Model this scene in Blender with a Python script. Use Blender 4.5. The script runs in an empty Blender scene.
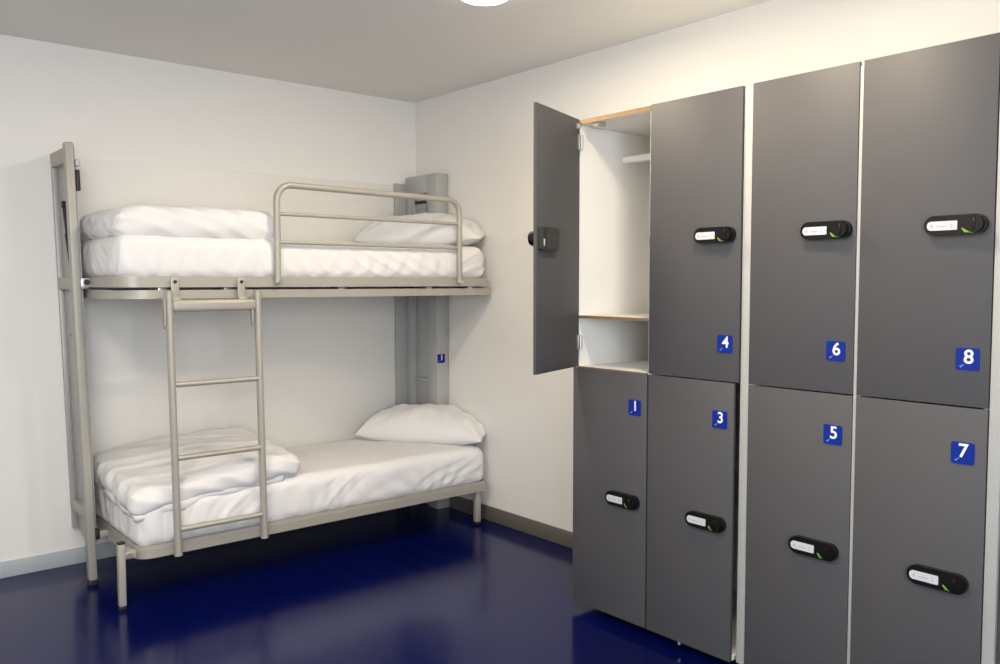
import bpy, bmesh, math, random
from mathutils import Vector, Matrix, noise
random.seed(7)
C = bpy.context.scene.collection
R = math.radians
PI = math.pi

# ------------------------------------------------------------------ materials
def mat(name, col, rough=.5, metal=0., spec=.5, noise_amt=0., noise_scale=20., bump=0., bump_scale=60.,
        coat=0., emit=None, estr=0., sheen=0., coat_rough=.05, stretch=(1, 1, 1)):
    m = bpy.data.materials.new(name); m.use_nodes = True
    nt = m.node_tree; b = nt.nodes['Principled BSDF']
    b.inputs['Base Color'].default_value = (*col, 1)
    b.inputs['Roughness'].default_value = rough
    b.inputs['Metallic'].default_value = metal
    b.inputs['Specular IOR Level'].default_value = spec
    b.inputs['Coat Weight'].default_value = coat
    b.inputs['Coat Roughness'].default_value = coat_rough
    b.inputs['Sheen Weight'].default_value = sheen
    if emit:
        b.inputs['Emission Color'].default_value = (*emit, 1)
        b.inputs['Emission Strength'].default_value = estr
    if noise_amt or bump:
        tc = nt.nodes.new('ShaderNodeTexCoord'); mp = nt.nodes.new('ShaderNodeMapping')
        mp.inputs['Scale'].default_value = stretch
        nt.links.new(tc.outputs['Object'], mp.inputs['Vector'])
    if noise_amt:
        n = nt.nodes.new('ShaderNodeTexNoise'); n.inputs['Scale'].default_value = noise_scale
        n.inputs['Detail'].default_value = 4
        nt.links.new(mp.outputs['Vector'], n.inputs['Vector'])
        r = nt.nodes.new('ShaderNodeMapRange')
        r.inputs['To Min'].default_value = 1 - noise_amt; r.inputs['To Max'].default_value = 1 + noise_amt
        nt.links.new(n.outputs['Fac'], r.inputs['Value'])
        x = nt.nodes.new('ShaderNodeVectorMath'); x.operation = 'SCALE'
        x.inputs[0].default_value = col
        nt.links.new(r.outputs['Result'], x.inputs['Scale'])
        nt.links.new(x.outputs['Vector'], b.inputs['Base Color'])
    if bump:
        n2 = nt.nodes.new('ShaderNodeTexNoise'); n2.inputs['Scale'].default_value = bump_scale
        n2.inputs['Detail'].default_value = 5
        nt.links.new(mp.outputs['Vector'], n2.inputs['Vector'])
        bp = nt.nodes.new('ShaderNodeBump'); bp.inputs['Strength'].default_value = bump
        bp.inputs['Distance'].default_value = .004
        nt.links.new(n2.outputs['Fac'], bp.inputs['Height'])
        nt.links.new(bp.outputs['Normal'], b.inputs['Normal'])
    return m

M = dict(
    wall=mat('wall_paint', (.80, .785, .755), .7, noise_amt=.012, noise_scale=3, bump=.05, bump_scale=220),
    ceil=mat('ceiling_paint', (.76, .745, .725), .8, noise_amt=.012, noise_scale=2, bump=.04, bump_scale=200),
    floor=mat('blue_vinyl_floor', (.0004, .0026, .054), .16, spec=.22, noise_amt=.12, noise_scale=5, bump=.02, bump_scale=35),
    skirt_l=mat('pale_reflection_skirting', (.43, .465, .49), .4, noise_amt=.03, noise_scale=9),  # bright reflection on the back skirting put into its colour
    skirt_r=mat('taupe_reflection_skirting', (.135, .125, .105), .4, noise_amt=.03, noise_scale=9),  # darker reflection on the right skirting put into its colour
    metal=mat('silver_beige_paint', (.39, .372, .332), .45, metal=.2, noise_amt=.02, noise_scale=40),
    metal_dk=mat('grey_steel_sheet', (.43, .435, .425), .45, metal=.25, noise_amt=.02, noise_scale=30),
    alu=mat('bare_steel', (.62, .62, .60), .3, metal=.8, noise_amt=.03, noise_scale=50),
    black=mat('black_rubber', (.012, .012, .012), .5, noise_amt=.1, noise_scale=50),
    plastic=mat('black_gloss_plastic', (.006, .0055, .005), .25, spec=.35, noise_amt=.1, noise_scale=60),
    plastic2=mat('dark_grey_plastic', (.022, .021, .022), .35, noise_amt=.08, noise_scale=60),
    panel=mat('white_backboard', (.80, .785, .745), .55, noise_amt=.01, noise_scale=5),
    grey=mat('grey_laminate', (.076, .0745, .080), .58, noise_amt=.025, noise_scale=6, bump=.03, bump_scale=500),
    white=mat('white_melamine', (.80, .79, .76), .45, noise_amt=.01, noise_scale=8),
    strip=mat('pale_edge_strip', (.43, .435, .42), .4, noise_amt=.02, noise_scale=12),
    ply=mat('raw_brown_edge', (.24, .155, .075), .6, noise_amt=.15, noise_scale=30),
    dark=mat('dark_plinth', (.02, .02, .022), .6, noise_amt=.1, noise_scale=20),
    linen=mat('white_cotton', (.735, .73, .735), .85, sheen=.15, noise_amt=.012, noise_scale=25, bump=.25, bump_scale=22),
    label=mat('paper_label', (.60, .61, .65), .4, noise_amt=.03, noise_scale=60),
    ink=mat('grey_ink', (.35, .35, .38), .5, noise_amt=.05, noise_scale=60),
    green=mat('green_plastic', (.17, .42, .03), .4, noise_amt=.03, noise_scale=60),
    blue=mat('blue_sign', (.003, .024, .26), .45, spec=.2, noise_amt=.03, noise_scale=40),
    digit=mat('white_print', (.85, .85, .87), .5, noise_amt=.02, noise_scale=60),
    icon=mat('pale_blue_print', (.16, .22, .5), .5, noise_amt=.02, noise_scale=60),
    lamp=mat('lit_diffuser', (.9, .9, .85), .5, emit=(1, .93, .80), estr=14, noise_amt=.01),
)

# ------------------------------------------------------------------ mesh building
class MB:
    """collects shapes in world coordinates, then links them as one mesh object"""
    def __init__(s): s.bm = bmesh.new(); s.mats = []
    def mi(s, m):
        if m not in s.mats: s.mats.append(m)
        return s.mats.index(m)
    def _new(s, bm2, m, bevel=0, seg=2, mtx=None):
        if bevel:
            bmesh.ops.bevel(bm2, geom=[e for e in bm2.edges if len(e.link_faces) == 2 and e.calc_face_angle(0) > .5],
                            offset=bevel, segments=seg, profile=.5, affect='EDGES', clamp_overlap=True)
        bmesh.ops.recalc_face_normals(bm2, faces=bm2.faces[:])
        if mtx is not None: bm2.transform(mtx)
        i = s.mi(m)
        for f in bm2.faces: f.material_index = i
        me = bpy.data.meshes.new('tmp'); bm2.to_mesh(me); bm2.free()
        n0 = len(s.bm.faces); s.bm.from_mesh(me); bpy.data.meshes.remove(me)
        s.bm.faces.ensure_lookup_table()
        for f in s.bm.faces[n0:]: f.material_index = i
        return s
    def box(s, x0, x1, y0, y1, z0, z1, m, bevel=.002, seg=2, mtx=None):
        b = bmesh.new(); bmesh.ops.create_cube(b, size=1)
        for v in b.verts:
            v.co = Vector((x0 + (v.co.x + .5) * (x1 - x0), y0 + (v.co.y + .5) * (y1 - y0), z0 + (v.co.z + .5) * (z1 - z0)))
        return s._new(b, m, bevel, seg, mtx)
    def prism(s, pts, axis, a0, a1, m, bevel=0, seg=2, mtx=None):
        """polygon pts (2-D) extruded along axis; the 2-D coordinates are the other two axes in xyz order"""
        b = bmesh.new()
        def P(p, a):
            q = list(p); q.insert(axis, a); return Vector(q)
        lo = [b.verts.new(P(p, a0)) for p in pts]; hi = [b.verts.new(P(p, a1)) for p in pts]
        b.faces.new(lo[::-1]); b.faces.new(hi)
        n = len(pts)
        for i in range(n): b.faces.new((lo[i], lo[(i + 1) % n], hi[(i + 1) % n], hi[i]))
        return s._new(b, m, bevel, seg, mtx)
    def ring(s, outer, inner, z0, z1, m, bevel=.002, seg=2):
        b = bmesh.new(); n = len(outer)
        q = [[b.verts.new((p[0], p[1], z)) for p in L] for L, z in ((outer, z0), (outer, z1), (inner, z1), (inner, z0))]
        for k in range(4):
            A, B = q[k], q[(k + 1) % 4]
            for i in range(n):
                j = (i + 1) % n; b.faces.new((A[i], A[j], B[j], B[i]))
        return s._new(b, m, bevel, seg)
    def tube(s, path, r, m, seg=14, closed=False, ry=None):
        b = bmesh.new(); path = [Vector(p) for p in path]; n = len(path); rings = []
        prev = None
        for i, p in enumerate(path):
            if closed: t = (path[(i + 1) % n] - path[i - 1])
            else: t = path[min(i + 1, n - 1)] - path[max(i - 1, 0)]
            t.normalize()
            if prev is None:
                a = Vector((0, 0, 1)) if abs(t.z) < .9 else Vector((0, 1, 0))
                nrm = (a - t * a.dot(t)).normalized()
            else: nrm = (prev - t * prev.dot(t)).normalized()
            prev = nrm; bi = t.cross(nrm)
            rr = r[i] if isinstance(r, (list, tuple)) else r
            rb = rr if ry is None else ry
            rings.append([b.verts.new(p + nrm * rr * math.cos(2 * PI * k / seg) + bi * rb * math.sin(2 * PI * k / seg)) for k in range(seg)])
        m_ = n if closed else n - 1
        for i in range(m_):
            A, B = rings[i], rings[(i + 1) % n]
            for k in range(seg): b.faces.new((A[k], A[(k + 1) % seg], B[(k + 1) % seg], B[k]))
        if not closed: b.faces.new(rings[0][::-1]); b.faces.new(rings[-1])
        return s._new(b, m)
    def text(s, ch, size, m, mtx, depth=.0006, bold=.016):
        cu = bpy.data.curves.new('t', 'FONT'); cu.body = ch; cu.size = size; cu.extrude = depth; cu.offset = bold * size
        cu.align_x = 'CENTER'; cu.align_y = 'CENTER'
        o = bpy.data.objects.new('t', cu); C.objects.link(o)
        bpy.context.view_layer.update()
        me = bpy.data.meshes.new_from_object(o.evaluated_get(bpy.context.evaluated_depsgraph_get()))
        bpy.data.objects.remove(o); bpy.data.curves.remove(cu)
        b = bmesh.new(); b.from_mesh(me); bpy.data.meshes.remove(me)
        xs = [v.co.x for v in b.verts]; ys = [v.co.y for v in b.verts]
        c = Vector(((min(xs) + max(xs)) / 2, (min(ys) + max(ys)) / 2, 0))
        for v in b.verts: v.co -= c
        return s._new(b, m, mtx=mtx)
    def map(s, fn):
        for v in s.bm.verts: v.co = fn(v.co)
        return s
    def transform(s, mtx): s.bm.transform(mtx); return s
    def build(s, name, parent=None, label=None, sharp=40):
        xs = [v.co for v in s.bm.verts]
        c = Vector([(min(v[i] for v in xs) + max(v[i] for v in xs)) / 2 for i in range(3)])
        c = Vector((c.x, c.y, c.z if parent is not None else min(v[2] for v in xs)))
        for v in s.bm.verts: v.co -= c
        me = bpy.data.meshes.new(name); s.bm.to_mesh(me); s.bm.free()
        for k in s.mats: me.materials.append(k)
        me.polygons.foreach_set('use_smooth', [True] * len(me.polygons))
        me.set_sharp_from_angle(angle=R(sharp))
        o = bpy.data.objects.new(name, me); C.objects.link(o)
        o['_w'] = tuple(c)
        if parent is not None:
            o.parent = parent; o.location = c - Vector(parent['_w'])
        else: o.location = c
        if label: o['label'] = label
        return o

def tag(o, label, cat, group=None):
    o['label'] = label; o['category'] = cat
    if group: o['group'] = group
    return o
def thing(name, loc, label, cat, group=None):
    e = bpy.data.objects.new(name, None); C.objects.link(e); e.location = loc; e['_w'] = tuple(loc)
    e.empty_display_size = .1
    return tag(e, label, cat, group)
def structure(o): o['kind'] = 'structure'; return o
def rrect(x0, x1, y0, y1, r, n=8):
    """rounded rectangle, r = radii of corners (x0y0, x1y0, x1y1, x0y1)"""
    if not isinstance(r, (tuple, list)): r = (r,) * 4
    P = []
    for (cx, cy, a0, rr) in ((x0 + r[0], y0 + r[0], PI, r[0]), (x1 - r[1], y0 + r[1], 1.5 * PI, r[1]),
                             (x1 - r[2], y1 - r[2], 0, r[2]), (x0 + r[3], y1 - r[3], .5 * PI, r[3])):
        for k in range(n + 1):
            a = a0 + k / n * PI / 2; P.append((cx + rr * math.cos(a), cy + rr * math.sin(a)))
    return P
def circ(cx, cy, r, n=24): return [(cx + r * math.cos(2 * PI * k / n), cy + r * math.sin(2 * PI * k / n)) for k in range(n)]

# ------------------------------------------------------------------ the room
H = 2.6; XL = -4.3; YF = -5.7
structure(MB().box(XL - .1, .1, YF - .1, .1, -.1, 0, M['floor'], 0).build('floor'))
structure(MB().box(XL - .1, .1, YF - .1, .1, H, H + .1, M['ceil'], 0).build('ceiling'))
structure(MB().box(XL - .1, .1, 0, .1, 0, H, M['wall'], 0).build('wall_back'))
structure(MB().box(0, .1, YF, 0, 0, H, M['wall'], 0).build('wall_right'))
structure(MB().box(XL - .1, XL, YF, 0, 0, H, M['wall'], 0).build('wall_left'))
WX0, WX1, WZ0, WZ1 = -4.1, -2.4, .95, 2.25
f = MB()
f.box(XL - .1, WX0, YF - .1, YF, 0, H, M['wall'], 0); f.box(WX1, .1, YF - .1, YF, 0, H, M['wall'], 0)
f.box(WX0, WX1, YF - .1, YF, 0, WZ0, M['wall'], 0); f.box(WX0, WX1, YF - .1, YF, WZ1, H, M['wall'], 0)
structure(f.build('wall_front'))
f = MB()
for x in (WX0 + .025, (WX0 + WX1) / 2, WX1 - .025): f.box(x - .025, x + .025, YF - .07, YF - .02, WZ0, WZ1, M['white'], .004)
for z in (WZ0 + .025, WZ1 - .025): f.box(WX0, WX1, YF - .07, YF - .02, z - .025, z + .025, M['white'], .004)
structure(f.build('added_window_1'))  # unseen window, added to carry the cool fill
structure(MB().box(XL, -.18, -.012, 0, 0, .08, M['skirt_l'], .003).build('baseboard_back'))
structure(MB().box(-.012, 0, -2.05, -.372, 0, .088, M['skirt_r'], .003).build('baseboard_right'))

# ------------------------------------------------------------------ ceiling light
LX, LY = -.99, -1.935
lamp = thing('ceiling_light', (LX, LY, H), 'round white flush ceiling light glowing above the room', 'ceiling light')
def disc(cx, cy, prof, m):
    b = MB(); bm2 = bmesh.new(); n = 40; rings = []
    for (r, z) in prof: rings.append([bm2.verts.new((cx + r * math.cos(2 * PI * k / n), cy + r * math.sin(2 * PI * k / n), z)) for k in range(n)])
    for A, B in zip(rings, rings[1:]):
        for k in range(n): bm2.faces.new((A[k], A[(k + 1) % n], B[(k + 1) % n], B[k]))
    bm2.faces.new(rings[0]); bm2.faces.new(rings[-1][::-1])
    return b._new(bm2, m)
disc(LX, LY, [(.112, H), (.112, H - .010), (.107, H - .013)], M['strip']).build('base_ring', lamp)
disc(LX, LY, [(.105, H - .0135), (.103, H - .022), (.092, H - .030), (.064, H - .034), (.02, H - .0355)], M['lamp']).build('diffuser', lamp)

# ------------------------------------------------------------------ bunk bed
bed = thing('bunk_bed', (-1.1, -.4, 0), 'silver metal wall-mounted bunk bed with two bunks in the corner', 'bunk bed')
def lean(v): return Vector((v.x - .025 * (v.z - 1.0), v.y, v.z))
mt, md = M['metal'], M['metal_dk']
# left side frame (leans a touch with the wall cabinet)
f = MB()
f.box(-2.170, -2.132, -.408, -.362, .026, 2.066, mt, .007, 3)
f.map(lean).build('post', bed)
f = MB()
f.box(-2.143, -2.119, -.362, -.004, 1.99, 2.060, mt, .004)
f.box(-2.143, -2.119, -.362, -.004, 1.395, 1.455, mt, .004)
f.box(-2.143, -2.119, -.362, -.004, .290, .345, mt, .004)
f.box(-2.143, -2.119, -.034, -.004, .19, 1.99, md, .003)
f.map(lean).build('side_frame', bed)
f = MB()
f.box(-2.121, -2.115, -.362, -.034, .19, 1.99, md, .001)
for (y, z) in ((-.10, 1.18), (-.2, .93), (-.2, .83), (-.26, .73), (-.22, .6), (-.24, 1.5), (-.2, .23)):
    f.tube([(-2.121, y, z), (-2.127, y, z)], .011, md, 10)
f.map(lean).build('side_sheet', bed, label='grey sheet steel infill of the left side frame')
f = MB()
f.tube([(-2.135, -.19, 1.80), (-2.135, -.225, 1.66)], .010, M['black'], 10)
f.tube([(-2.135, -.225, 1.66), (-2.133, -.285, 1.46)], .014, M['black'], 10)
f.tube([(-2.121, -.19, 1.80), (-2.145, -.19, 1.80)], .018, M['black'], 12)
f.map(lean).build('gas_strut', bed, label='black gas strut in the left side frame')
f = MB()
f.tube([(-2.131, -.25, .62), (-2.133, -.27, .58)], .008, M['white'], 8)
f.map(lean).build('cable_clip', bed, label='small white clip')
f = MB(); f.box(-2.127, -2.106, -.40, -.37, 1.962, 1.992, md, .003); f.map(lean).build('bracket', bed)
f = MB(); f.box(-2.127, -2.110, -.400, -.378, 1.85, 1.945, M['black'], .003); f.map(lean).build('strap', bed, label='short black strap')
f = MB(); f.box(-2.171, -2.131, -.409, -.361, 0, .0265, M['black'], .003); f.map(lean).build('rubber_foot', bed)

# right column
f = MB()
f.box(-.095, -.004, -.362, -.262, .0, 2.105, M['metal_dk'], .004)
f.build('end_column', bed, label='grey end column against the right wall')
f = MB()
f.box(-.093, -.004, -.262, -.02, 1.99, 2.105, md, .003)
f.box(-.093, -.004, -.075, -.02, 0, 1.99, md, .003)
f.box(-.060, -.004, -.262, -.075, 0, 1.99, md, .001)
f.box(-.175, -.06, -.02, -.004, 0, 2.065, md, .002)
f.box(-.088, -.06, -.262, -.245, .0, 1.99, md, .002)
f.box(-.088, -.06, -.095, -.075, .0, 1.99, md, .002)
# lower framed niche
f.box(-.088, -.06, -.245, -.095, .80, .815, md, .002)
f.box(-.088, -.06, -.245, -.095, .60, .615, md, .002)
f.build('end_frame', bed)
f = MB(); f.box(-.075, -.06, -.23, -.10, 1.93, 1.95, M['black'], .002); f.box(-.066, -.06, -.235, -.1, 1.90, 1.99, md, .001)
f.build('latch', bed, label='dark latch slot in the end column')
f = MB(); f.tube([(-.082, -.255, 1.93), (-.085, -.262, 1.90), (-.085, -.255, 1.83)], .010, M['black'], 10); f.build('gas_strut', bed, label='black strut end in the end column')

# number plate helper: flat plate facing -x (default) or -y
def plate_mesh(y, z, xf, size, ch, mtx=None):
    p = MB(); h = size / 2
    p.prism(rrect(y - h, y + h, z - h, z + h, size * .11), 0, xf - .0022, xf, M['blue'], 0)
    # text plane: local x -> -y (viewer's right), local y -> +z, normal -> -x
    T = Matrix(((0, 0, -1, xf - .0024), (-1, 0, 0, y - size * .05), (0, 1, 0, z + size * .12), (0, 0, 0, 1)))
    p.text(ch, size * .88, M['digit'], T)
    # little key mark in the lower left corner
    ky, kz = y + size * .26, z - size * .33
    p.tube([(xf - .0024, ky - size * .02, kz + size * .02), (xf - .0024, ky - size * .12, kz + size * .10)], size * .022, M['icon'], 6, ry=size * .008)
    p.tube([(xf - .0024, ky + size * .045, kz - size * .03), (xf - .0024, ky - size * .02, kz + size * .02)], size * .045, M['icon'], 8, ry=size * .008)
    return p
p = plate_mesh(0, 0, 0, .056, '1')
# turned to face -y on the front of the end column
p.transform(Matrix.Translation((-.066, -.3635, .954)) @ Matrix.Rotation(PI / 2, 4, 'Z'))
p.build('number_plate', bed, label='small blue number plate reading 1 on the end column')

# white back board between the side frames
MB().box(-2.09, -.19, -.010, -.001, .30, 2.052, M['panel'], .002).build('back_board', bed)

# lower bunk
def bunk(x0, x1, z0, z1, y0=-.815, y1=-.03, rad=.10, name='bed_frame'):
    f = MB(); t = .026
    rr = (rad, .03, .02, .02)
    ri = tuple(max(a - t, .004) for a in rr)
    f.ring(rrect(x0, x1, y0, y1, rr, 10), rrect(x0 + t, x1 - t, y0 + t, y1 - t, ri, 10), z0, z1 - .012, mt, .004)
    e = .006
    f.ring(rrect(x0 + e, x1 - e, y0 + e, y1 - e, tuple(a - e if a > .03 else a for a in rr), 10),
           rrect(x0 + t, x1 - t, y0 + t, y1 - t, ri, 10), z1 - .013, z1, mt, .004, 3)
    o = f.build(name, bed)
    g = MB()
    n = 13
    for k in range(n):
        x = x0 + .08 + (x1 - x0 - .16) * k / (n - 1)
        g.box(x - .035, x + .035, y0 + t, y1 - t, z1 - .030, z1 - .016, mt, .003)
    g.build('slat_base', bed)
    return o
bunk(-2.052, -.050, .205, .258, rad=.08)
bunk(-2.108, -.045, 1.407, 1.455, y0=-.812)
# tray edge under the upper bunk
f = MB()
f.ring(rrect(-2.108, -.022, -.806, -.03, (.16, .012, .02, .02), 12), rrect(-2.075, -.055, -.77, -.06, (.13, .008, .01, .01), 12), 1.356, 1.395, mt, .015, 4)
f.build('tray_rim', bed)
f = MB(); f.box(-1.95, -.07, -.765, -.066, 1.372, 1.384, M['dark'], .002)
for x in (-1.9, -1.6, -1.0, -.45, -.16):
    f.box(x - .02, x + .02, -.78, -.70, 1.384, 1.410, M['alu'], .002)
f.build('tray', bed, label='dark tray under the upper bunk')
# brackets between bunks and posts
f = MB(); f.box(-2.146, -2.104, -.40, -.37, 1.40, 1.45, M['alu'], .003); f.tube([(-2.12, -.415, 1.43), (-2.12, -.40, 1.43)], .013, M['black'], 12); f.build('pivot_bracket', bed)
f = MB(); f.box(-2.116, -2.050, -.395, -.365, .222, .252, mt, .004); f.box(-2.114, -2.092, -.402, -.36, .216, .262, M['black'], .003); f.build('pivot_bracket', bed)

# legs of the lower bunk
def leg(x, y, z1, w=.030, d=.032, cap=True):
    f = MB(); f.box(x - w / 2, x + w / 2, y - d / 2, y + d / 2, .018, z1, mt, .005, 3)
    o = f.build('leg', bed)
    g = MB(); g.box(x - w / 2 + .001, x + w / 2 - .001, y - d / 2 + .001, y + d / 2 - .001, 0, .019, M['black'], .003); g.build('rubber_foot', o)
    if cap:
        g = MB(); g.box(x - w / 2, x + w / 2, y - d / 2, y + d / 2, z1, z1 + .009, M['black'], .003); g.build('cap', o)
    return o
leg(-2.112, -.800, .292)
f = MB(); f.box(-2.10, -2.046, -.80, -.70, .218, .25, mt, .004); f.tube([(-2.078, -.79, .236), (-2.078, -.812, .236)], .011, M['alu'], 10); f.build('leg_bracket', bed)
leg(-.113, -.780, .207, .034, .034, False)
leg(-.113, -.10, .207, .034, .034, False)

# guard rail
f = MB(); y = -.825
def arc(cx, cz, r, a0, a1, n=8): return [(cx + r * math.cos(a0 + (a1 - a0) * k / n), y, cz + r * math.sin(a0 + (a1 - a0) * k / n)) for k in range(n + 1)]
xl, xr, zt = -1.372, -.272, 1.893
zl, zr = 1.898, 1.889
path = [(xl, y, 1.425)] + arc(xl + .075, zl - .075, .075, PI, PI / 2) + arc(xr - .075, zr - .075, .075, PI / 2, 0) + [(xr, y, 1.425)]
f.tube(path, .016, mt, 16)
gr = f.build('guard_rail', bed)
for za, zb in ((1.758, 1.758), (1.622, 1.622)):
    g = MB(); g.tube([(xl + .013, y, za), (xr - .013, y, zb)], .0095, mt, 12); g.build('crossbar', gr)
for x in (xl, xr):
    g = MB(); g.tube([(x + .004, y - .013, 1.432), (x + .004, y - .021, 1.432)], .010, M['alu'], 12); g.build('bolt', gr)

# ------------------------------------------------------------------ ladder hooked on the upper bunk
lad = thing('bunk_ladder', (-1.67, -.85, 0.18), 'silver metal ladder with three rungs hooked to the front of the upper bunk', 'ladder')
ly = -.848
xa, xb = -1.882, -1.472
def llean(v): return Vector((v.x - .014 * (v.z - .2), v.y, v.z))
for x in (xa, xb):
    f = MB(); f.tube([(x, ly, .212), (x, ly, 1.392)], .0185, mt, 18, ry=.016)
    o = f.map(llean).build('rail', lad)
    g = MB(); g.tube([(x, ly, .205), (x, ly, .215)], .0185, mt, 16); g.map(llean).build('end_cap', o)
f = MB(); f.box(xa + .012, xb - .012, ly - .018, ly + .018, 1.298, 1.352, mt, .016, 4); f.map(llean).build('top_bar', lad)
for z in (.975, .645, .322):
    f = MB(); f.tube([(xa + .012, ly, z), (xb - .012, ly, z)], .0125, mt, 14, ry=.017); f.map(llean).build('rung', lad)
for x in (-1.846, -1.540):
    f = MB()
    f.box(x - .018, x + .018, ly + .0185, ly + .023, 1.33, 1.450, mt, .002)
    f.box(x - .018, x + .018, ly + .002, ly + .023, 1.338, 1.362, mt, .003)
    o = f.map(llean).build('hook_plate', lad)
    g = MB(); g.tube([(x, ly + .019, 1.432), (x, ly + .013, 1.432)], .0075, M['black'], 12); g.map(llean).build('bolt', o)
for x, s in ((xa - .022, -1), (xb - .03, 1)):
    f = MB()
    pts = [(ly - .012, 1.355), (ly + .014, 1.355), (ly + .014, 1.27), (ly + .005, 1.225), (ly - .008, 1.235), (ly - .012, 1.28)]
    f.prism(pts, 0, x - .004, x + .004, mt, .003)
    f.map(llean).build('side_hook', lad)

# ------------------------------------------------------------------ bedding
def nz(p, s, seed=0.): return noise.noise(Vector((p[0] * s[0] + seed, p[1] * s[1] + seed * 1.7, p[2] * s[2] - seed)))
def soft_box(x0, x1, y0, y1, z0, z1, r, step=.012):
    """rounded box with an even grid on every face"""
    bm = bmesh.new()
    nx, ny, nzv = [max(2, int((b - a) / step)) for a, b in ((x0, x1), (y0, y1), (z0, z1))]
    cache = {}
    def V(i, j, k):
        key = (i, j, k)
        if key not in cache:
            p = Vector((x0 + (x1 - x0) * i / nx, y0 + (y1 - y0) * j / ny, z0 + (z1 - z0) * k / nzv))
            q = Vector((min(max(p.x, x0 + r), x1 - r), min(max(p.y, y0 + r), y1 - r), min(max(p.z, z0 + r), z1 - r)))
            d = p - q
            if d.length > 1e-9:
                # keep spacing: push onto the rounded surface
                d.normalize(); p = q + d * r
            cache[key] = bm.verts.new(p)
        return cache[key]
    for i in range(nx):
        for j in range(ny):
            for k, fl in ((0, 1), (nzv, 0)):
                q = [V(i, j, k), V(i + 1, j, k), V(i + 1, j + 1, k), V(i, j + 1, k)]
                bm.faces.new(q[::-1] if fl else q)
    for i in range(nx):
        for k in range(nzv):
            for j, fl in ((0, 0), (ny, 1)):
                q = [V(i, j, k), V(i + 1, j, k), V(i + 1, j, k + 1), V(i, j, k + 1)]
                bm.faces.new(q[::-1] if fl else q)
    for j in range(ny):
        for k in range(nzv):
            for i, fl in ((0, 1), (nx, 0)):
                q = [V(i, j, k), V(i, j + 1, k), V(i, j + 1, k + 1), V(i, j, k + 1)]
                bm.faces.new(q[::-1] if fl else q)
    bm.normal_update()
    return bm
def displace(bm, fn):
    bm.normal_update()
    new = [fn(v.co.copy(), v.normal.copy()) for v in bm.verts]
    for v, c in zip(bm.verts, new): v.co = c
def fold(s, lam, ph, sharp=2.2):
    """one-sided soft crease profile"""
    a = (s / lam + ph) % 1.0
    return (1 - abs(2 * a - 1)) ** sharp

def mattress(x0, x1, z0, z1, seed, label, group):
    bm = soft_box(x0, x1, -.800, -.05, z0, z1, .05, .010)
    L = x1 - x0; Hh = z1 - z0
    def fn(p, n):
        u = (p.x - x0) / L; w = (p.z - z0) / Hh
        side = max(0, 1 - abs(n.z) * 1.15)
        d = 0
        if n.y < -.2 or abs(n.x) > .3:
            along = p.x if abs(n.y) > abs(n.x) else p.y
            # tension creases that fan diagonally towards the ends
            k = .25 + 1.1 * max(0, min(1, (u - .30) / .6))
            ph = nz((p.x, p.y, p.z), (3, 3, 5), seed)
            s = along - p.z * k * 1.4 + .11 * ph
            amp = (.35 + .65 * max(0, nz((along, 0, p.z), (2.2, 1, 2), seed + 5) + .45))
            d += .008 * side * amp * (fold(s, .125, seed) - .35)
            d += .0040 * side * amp * (fold(s + .03 * ph, .052, seed * .3, 1.6) - .35)
            # puckers along the lower hem
            d += .005 * side * (1 - w) * math.sin(along * 60 + 9 * ph + seed)
            # belly of the mattress side
            d += .006 * side * math.sin(w * PI)
        else:
            d += .004 * nz((p.x, p.y, 0), (3.2, 5, 1), seed) + .0022 * nz((p.x - p.y, p.x + p.y, 0), (5, 16, 1), seed + 3)
            d += .006 * math.sin(max(0, min(1, (p.y + .79) / .73)) * PI) if n.z > .5 else 0
        if n.z < -.6: d = 0
        return p + n * d
    displace(bm, fn)
    zz = z0
    for v in bm.verts: v.co.z = max(v.co.z, zz)
    b = MB(); b._new(bm, M['linen'])
    return tag(b.build('mattress', sharp=180), label, 'mattress', group)
mattress(-2.040, -.064, .244, .462, 1.3, 'white sheeted mattress on the lower bunk', 'mattresses on the bunk bed')
mattress(-2.094, -.060, 1.441, 1.636, 4.1, 'white sheeted mattress on the upper bunk behind the guard rail', 'mattresses on the bunk bed')

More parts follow.
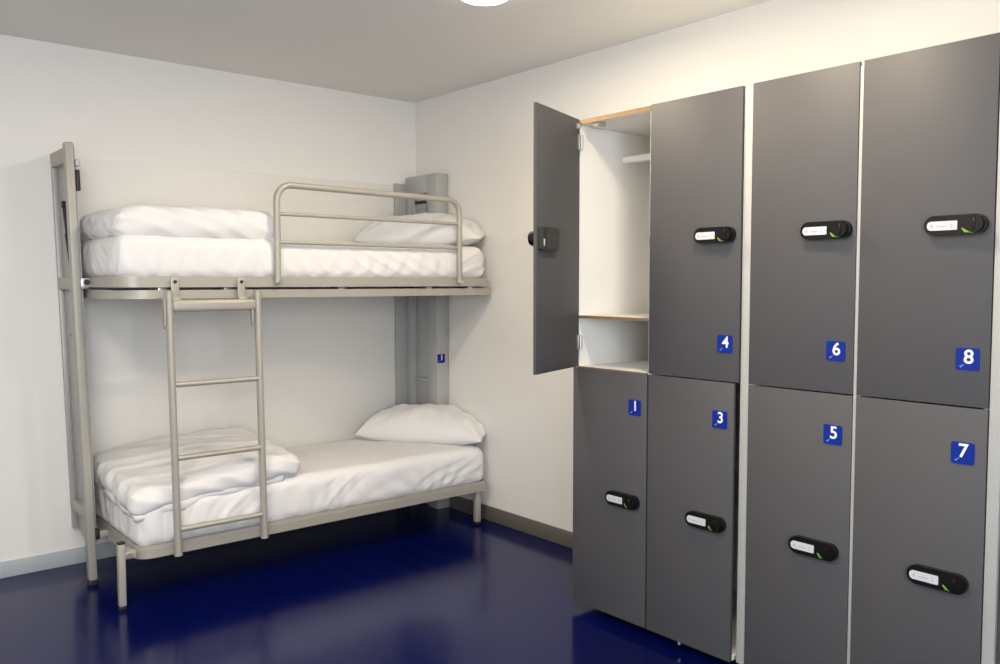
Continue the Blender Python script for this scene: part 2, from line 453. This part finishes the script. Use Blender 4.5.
def pillow(cx, cy, cz, L, W, T, rot, tilt, seed, label, roll=0., taper=.5):
    bm = bmesh.new(); nu, nv = 72, 48
    mtx = Matrix.Translation((cx, cy, cz)) @ Matrix.Rotation(rot, 4, 'Z') @ Matrix.Rotation(tilt, 4, 'Y') @ Matrix.Rotation(roll, 4, 'X')
    def P(u, v, sgn):
        x = L / 2 * u * (1 - .05 * (1 - v * v)); tp = taper * abs(u) ** 2.2; y = W / 2 * (v * (1 - tp * .5) - tp * .5)
        e = max(0, (1 - abs(u) ** 3.2)) ** .55 * max(0, (1 - abs(v) ** 2.8)) ** .58
        z = T * e * (1 - .42 * max(0, u) ** 2) * (.62 if sgn > 0 else .38)
        # creases radiate from the corners
        ru = min(1, max(0, (abs(u) - .35) / .65)); a = math.atan2((1.06 - abs(v)) * W, (1.06 - abs(u)) * L)
        z += T * .06 * e ** .6 * ru * math.sin(a * 11 + seed + (3 if u > 0 else 0) + (2 if v > 0 else 0))
        z += T * .07 * e * nz((x, y, 0), (7, 7, 1), seed) + T * .05 * e * nz((x, y, 0), (18, 5, 1), seed + 2)
        return Vector((x, y, z if sgn > 0 else -z))
    top = [[bm.verts.new(P(-1 + 2 * i / nu, -1 + 2 * j / nv, 1)) for j in range(nv + 1)] for i in range(nu + 1)]
    bot = [[top[i][j] if i in (0, nu) or j in (0, nv) else bm.verts.new(P(-1 + 2 * i / nu, -1 + 2 * j / nv, -1)) for j in range(nv + 1)] for i in range(nu + 1)]
    for i in range(nu):
        for j in range(nv):
            bm.faces.new((top[i][j], top[i + 1][j], top[i + 1][j + 1], top[i][j + 1]))
            bm.faces.new((bot[i][j], bot[i][j + 1], bot[i + 1][j + 1], bot[i + 1][j]))
    b = MB(); b._new(bm, M['linen'], mtx=mtx)
    def press(v):                                   # pressed against the end column and the walls
        y = min(v.y, -.016)
        lim = -.101 + .09 * min(1, max(0, (-.36 - y) / .06))
        return Vector((min(v.x, lim), y, v.z))
    b.map(press)
    return tag(b.build('pillow', sharp=180), label, 'pillow', 'pillows on the bunk bed')
pillow(-.178, -.385, .532, .82, .40, .215, R(-57.5), R(0), 1.0, 'plump white pillow at the right end of the lower bunk', roll=R(9))
pillow(-.178, -.385, 1.712, .82, .40, .215, R(-57.5), R(0), 5.0, 'white pillow on the upper bunk behind the guard rail', roll=R(9))

def duvet(name_label, x0, x1, y0, y1, zb, th, seed, top_fn, layers, droop):
    b = MB()
    for (a0, a1, c0, c1, h0, h1, r, sd) in layers:
        bm = soft_box(a0, a1, c0, c1, h0, h1, r, .011)
        def fn(p, n, sd=sd, h0=h0, h1=h1, a0=a0, a1=a1, c0=c0, c1=c1):
            u = (p.x - a0) / (a1 - a0); v = (p.y - c0) / (c1 - c0); w = (p.z - h0) / (h1 - h0)
            q = p.copy()
            side = 1 - abs(n.z)
            d = .012 * nz(p, (4, 4, 7), sd) + .007 * nz(p, (11, 7, 15), sd + 4)
            # long soft creases across the top
            s = p.x * .35 + p.y + .09 * nz(p, (3, 3, 3), sd + 1)
            d += .007 * (fold(s, .13, sd) - .4) * max(0, n.z)
            if n.x < -.4:
                d += .012 * nz(p, (5, 13, 16), sd + 9) + .008 * nz(p, (9, 22, 26), sd + 11)
            if n.y < -.4:
                s2 = p.x * .5 + p.z * 1.3 + .05 * nz(p, (4, 4, 4), sd + 2)
                d += .007 * (fold(s2, .09, sd) - .4)
            q += n * d
            q.z += top_fn(u, v) * w + droop(u, v)
            return q
        displace(bm, fn)
        b._new(bm, M['linen'])
    o = b.build('folded_duvet', sharp=180)
    return tag(o, name_label, 'duvet', 'folded duvets on the bunk bed')
duvet('folded white duvet at the left end of the lower bunk behind the ladder', 0, 0, 0, 0, 0, 0, 2.0,
      lambda u, v: .050 * v + .012 * u - .04 * (1 - u) ** 2 * v + .022 * math.sin(u * PI) * math.sin(v * PI),
      [(-2.066, -1.245, -.816, -.07, .458, .572, .052, 2.0), (-2.058, -1.33, -.802, -.09, .440, .488, .022, 6.0)],
      lambda u, v: -.070 * max(0, 1 - u * 1.15) ** 1.2 * max(0, 1 - v * .85))
duvet('folded white duvet at the left end of the upper bunk', 0, 0, 0, 0, 0, 0, 5.0,
      lambda u, v: -.030 * max(0, 1 - u * 5.) ** 1.2 + .01 * v,
      [(-2.100, -1.315, -.790, -.10, 1.628, 1.776, .064, 8.0)],
      lambda u, v: -.008 * max(0, 1 - u * 4))

# ------------------------------------------------------------------ lockers
DX = -.597                      # front face of the doors
DT = .013                       # door thickness
CX = DX + DT + .001             # carcass front
ZB, ZM, ZT = .038, 1.066, 2.114
Y = [-2.053, -2.467, -2.885, -2.922, -3.3136, -3.7053]
W, G = M['white'], M['grey']

def make_door(cab, num, ya, yb, z0, z1, ly, lz, py, pz, mtx=None, inside=False):
    def fin(mb, name, parent, label=None):
        if mtx is not None: mb.transform(mtx)
        return mb.build(name, parent, label)
    d = MB(); d.box(DX, DX + DT, yb, ya, z0, z1, G, .0016, 2)
    door = fin(d, 'door', cab, 'grey locker door numbered %s' % num if not inside else 'open grey locker door swung out to the left')
    # lock body
    l = MB(); h = .0285; hl = .085
    l.prism(rrect(ly - hl, ly + hl, lz - h, lz + h, .0283, 10), 0, DX - .020, DX - .0005, M['plastic'], .006, 3)
    fin(l, 'lock', door, 'black lock')
    t = MB()
    t.prism(rrect(ly - .008, ly + .076, lz - .0145, lz + .0120, (.003, .012, .012, .003), 6), 0, DX - .0216, DX - .0195, M['label'], 0)
    for (a, b2, zz, hh) in ((.06, .065, -.002, .004), (.022, .048, -.003, .0012), (.007, .010, .001, .002), (.007, .010, -.006, .002)):
        t.box(DX - .0219, DX - .0212, ly + a, ly + b2, lz + zz - hh, lz + zz + hh, M['ink'], 0)
    fin(t, 'lock_label', door, 'white name slot')
    k = MB()
    k.prism(circ(ly - .054, lz + .001, .0245, 28), 0, DX - .028, DX - .0195, M['plastic'], .004, 3)
    k.box(DX - .0305, DX - .0275, ly - .058, ly - .050, lz - .018, lz + .019, M['plastic'], .0015)
    fin(k, 'lock_knob', door)
    g = MB()
    g.prism([(ly - .020, lz - .0085), (ly - .020, lz - .012), (ly - .028, lz - .0225), (ly - .052, lz - .0245), (ly - .040, lz - .0205)][::-1], 0, DX - .0216, DX - .0195, M['green'], 0)
    fin(g, 'lock_indicator', door, 'green indicator')
    fin(plate_mesh(py, pz, DX - .0002, .064, num), 'number_plate', door, 'blue number plate reading %s' % num)
    if inside:
        c = MB()
        c.prism(rrect(yb + .012, yb + .158, lz - .045, lz + .045, (.006, .016, .016, .006), 6), 0, DX + DT, DX + DT + .024, M['plastic2'], .004, 3)
        c.box(DX + DT + .0235, DX + DT + .0255, yb + .034, yb + .038, lz - .04, lz + .04, M['black'], 0)
        c.box(DX + DT + .0235, DX + DT + .0255, yb + .017, yb + .026, lz - .028, lz - .002, M['label'], .0005)
        fin(c, 'lock_cover', door, 'dark plastic lock case on the inside of the door')
        c = MB(); c.box(DX + DT, DX + DT + .016, ya - .045, ya - .025, z1 - .045, z1 - .022, M['alu'], .002); fin(c, 'catch', door)
        for z in (2.018, 1.172):
            c = MB(); c.box(DX + DT - .001, DX + DT + .012, ya - .026, ya - .002, z - .032, z + .032, M['alu'], .003)
            c.tube([(DX + DT + .010, ya - .004, z - .03), (DX + DT + .010, ya - .004, z + .03)], .007, M['alu'], 10)
            fin(c, 'hinge', door)
    return door

def locker_cabinet(ys, label, open_first):
    yL, yR = ys[0], ys[-1]
    cab = thing('locker_cabinet', ((CX) / 2, (yL + yR) / 2, 0), label, 'locker cabinet', 'locker cabinets along the right wall')
    t = .018; ZC = ZB + .004; xb = -.004
    for k, y in enumerate(ys):
        if k == 0: a, b = y - t, y
        elif k == len(ys) - 1: a, b = y, y + t
        else: a, b = y - t / 2, y + t / 2
        e = .06 if (open_first and k == len(ys) - 1) else 0
        MB().box(CX + e, xb, a, b, ZC, ZT - .020, W, .001).build('side_panel', cab)
    MB().box(CX, xb, yR, yL, ZT - .0195, ZT, W, .001).build('top_panel', cab)
    MB().box(CX, xb, yR + t, yL - t, ZC, ZC + t, W, .001).build('bottom_panel', cab)
    MB().box(xb - .012, xb, yR + t, yL - t, ZC + t, ZT - .02, W, 0).build('back_panel', cab)
    f = MB(); f.box(CX + .15, xb, yR + .02, yL - .02, .0, ZC, M['dark'], .001); f.build('plinth', cab)
    for y, fx in ((yL - .06, .12), (yR + .06, .12)):
        f = MB(); f.tube([(CX + fx, y, 0), (CX + fx, y, ZC)], .010, M['alu'], 14); f.tube([(CX + fx, y, 0), (CX + fx, y, .006)], .015, M['alu'], 16)
        f.build('levelling_foot', cab)
    return cab

cabA = locker_cabinet(Y[0:3], 'tall grey locker cabinet numbered 1 to 4 with one upper door standing open', True)
g = .0022
# fittings of the open compartment and the brown raw front edges
t = .018
y1a, y1b = Y[0] - t, Y[1] + t / 2
MB().box(CX - .0015, CX, Y[2], Y[0], ZT - .0195, ZT, M['ply'], 0).build('edge_strip', cabA, 'raw brown front edge of the top panel')
f = MB(); f.box(CX - .0005, -.02, y1b, y1a, 1.274, 1.286, W, .0005); o = f.build('shelf', cabA)
f = MB(); f.box(CX - .002, CX - .0006, y1b, y1a, 1.274, 1.286, M['ply'], 0); f.build('edge_strip', o, 'brown shelf edge')
f = MB(); f.box(CX, -.02, y1b, y1a, ZM - .012, ZM + .002, W, .0005); o = f.build('divider', cabA)
f = MB(); f.box(CX - .002, CX - .0002, y1b, y1a, ZM - .010, ZM + .002, M['ply'], 0); f.build('edge_strip', o, 'brown divider edge')
f = MB(); f.box(-.318, -.294, y1b, y1a, 1.955, 1.985, W, .009, 3); f.build('hanging_rail', cabA)
f = MB(); f.box(CX + .004, CX + .05, Y[0] - .125, Y[0] - .09, ZT - .038, ZT - .0195, M['alu'], .002); f.build('catch', cabA)
f = MB(); f.box(CX - .001, CX + .004, y1b - .004, y1b + .0015, 1.57, 1.61, M['alu'], .0005); f.build('strike_plate', cabA)
for z in (2.018, 1.172):
    f = MB(); f.box(CX - .004, CX + .02, y1a - .003, y1a + .016, z - .03, z + .03, M['alu'], .002); f.build('hinge_plate', cabA)
make_door(cabA, '1', Y[0] - g, Y[1] + .004, ZB, ZM - g, -2.349, .540, -2.4035, .925)
make_door(cabA, '3', Y[1] - .004, Y[2] + .020, ZB, ZM - g, -2.757, .540, -2.8075, .927)
make_door(cabA, '4', Y[1] - .004, Y[2] + g, ZM + g, ZT, -2.780, 1.597, -2.8245, 1.204)
# open door: turn about the hinge edge at the left of the compartment
hinge = Vector((DX + DT / 2, Y[0], 0))
OPEN = R(69.6)
mtx = Matrix.Translation(hinge + Vector((0, -.022, 0))) @ Matrix.Rotation(-OPEN, 4, 'Z') @ Matrix.Translation(-hinge)
make_door(cabA, '2', Y[0] - g, Y[1] + .006, ZM + g, ZT, -2.375, 1.597, -2.41, 1.204, mtx, True)

f = MB(); f.tube([(DX + .006, -2.632, .028), (DX + .006, -2.632, .040)], .007, M['alu'], 12); f.build('door_bumper', cabA)
f = MB(); f.box(DX + .004, CX - .0002, Y[1] - .0038, Y[1] + .0038, ZB + .004, ZM - .004, M['black'], 0); f.build('gap_shade_strip', cabA, 'black strip for the shade in the gap between the two lower doors')  # black strip stands in for shade inside the door gap
cabB = locker_cabinet(Y[3:6], 'tall grey locker cabinet numbered 5 to 8 with all four doors shut', False)
make_door(cabB, '5', Y[3] - g, Y[4] + .009, ZB, ZM - g, -3.188, .545, -3.243, .931)
make_door(cabB, '6', Y[3] - g, Y[4] + .009, ZM + g, ZT, -3.209, 1.594, -3.2465, 1.204)
make_door(cabB, '7', Y[4] - .004, Y[5] + g, ZB, ZM - g, -3.583, .548, -3.640, .932)
make_door(cabB, '8', Y[4] - .004, Y[5] + g, ZM + g, ZT, -3.606, 1.590, -3.6455, 1.205)
# pale filler strips between and beside the cabinets
def filler(ya, yb, z0=.045, z1=2.095, xf=DX + .006):
    f = MB(); f.box(xf, CX + .3, yb, ya, z0, z1, M['strip'], .002)
    return f.build('filler_strip', cabB, 'pale upright filler strip')
filler(Y[2] - .002, Y[3] + .001)
filler(Y[4] + .0085, Y[4] - .0035, z1=2.10, xf=DX + .004)
filler(Y[5] - .001, Y[5] - .034, z1=2.114, xf=DX + .001)
f = MB(); f.box(DX + .012, CX + .3, -4.15, Y[5] - .036, .045, ZT, G, .002); f.build('end_panel', cabB, 'grey end panel')

# ------------------------------------------------------------------ lights
def area(name, loc, rot, size, energy, col, shape='DISK', sy=None):
    L = bpy.data.lights.new(name, 'AREA'); L.shape = shape; L.size = size; L.energy = energy; L.color = col
    if sy: L.size_y = sy
    o = bpy.data.objects.new(name, L); C.objects.link(o); o.location = loc; o.rotation_euler = rot
    return o
area('ceiling_lamp_light', (LX, LY, H - .045), (0, 0, 0), .20, 20, (1, .84, .62))
area('added_wide_fill_light', (-3.2, -2.8, H - .03), (0, 0, 0), .7, 54, (1, .90, .77))  # added unseen lamp, soft fill that evens out the walls
area('added_warm_fill_light', (-1.1, -3.15, H - .045), (0, 0, 0), .20, 19, (1, .84, .62))  # added unseen lamp, warms the tops of the upper doors
area('added_window_fill', ((WX0 + WX1) / 2, YF + .02, (WZ0 + WZ1) / 2), (-PI / 2 + PI, 0, 0), 1.65, 96, (.88, .94, 1), 'RECTANGLE', 1.25)  # cool fill light at the added window behind the viewpoint

# ring housings around the two added fill lamps, unseen above the view
def housing(x, y, r, name, d):
    f = MB()
    f.ring(circ(x, y, r + .014, 40), circ(x, y, r + .002, 40), H - d, H, M['strip'], .002)
    structure(f.build(name))
housing(-1.1, -3.15, .10, 'fill_lamp_trim_1', .043)
housing(-3.2, -2.8, .35, 'fill_lamp_trim_2', .028)

w = bpy.data.worlds.new('world'); bpy.context.scene.world = w; w.use_nodes = True
w.node_tree.nodes['Background'].inputs[0].default_value = (.8, .85, 1, 1)
w.node_tree.nodes['Background'].inputs[1].default_value = .2

# ------------------------------------------------------------------ camera
cam = bpy.data.cameras.new('camera'); co = bpy.data.objects.new('camera', cam); C.objects.link(co)
cam.sensor_width = 36; cam.lens = 842.38 / 1000 * 36; cam.clip_start = .02
yaw, pitch, roll = R(40.178), R(3.3005), R(-.0397)
cy, sy, cp, sp = math.cos(yaw), math.sin(yaw), math.cos(pitch), math.sin(pitch)
fw = Vector((sy * cp, cy * cp, -sp)); r0 = Vector((cy, -sy, 0)); u0 = r0.cross(fw)
rt = r0 * math.cos(roll) + u0 * math.sin(roll); up = u0 * math.cos(roll) - r0 * math.sin(roll)
co.matrix_world = Matrix(((rt.x, up.x, -fw.x, -3.1772), (rt.y, up.y, -fw.y, -4.6200), (rt.z, up.z, -fw.z, 1.42323), (0, 0, 0, 1)))
bpy.context.scene.camera = co

for o in bpy.data.objects:
    if '_w' in o: del o['_w']
vs = bpy.context.scene.view_settings
vs.view_transform = 'Standard'; vs.look = 'None'; vs.gamma = 1; vs.use_curve_mapping = False
vs.exposure = 0.0
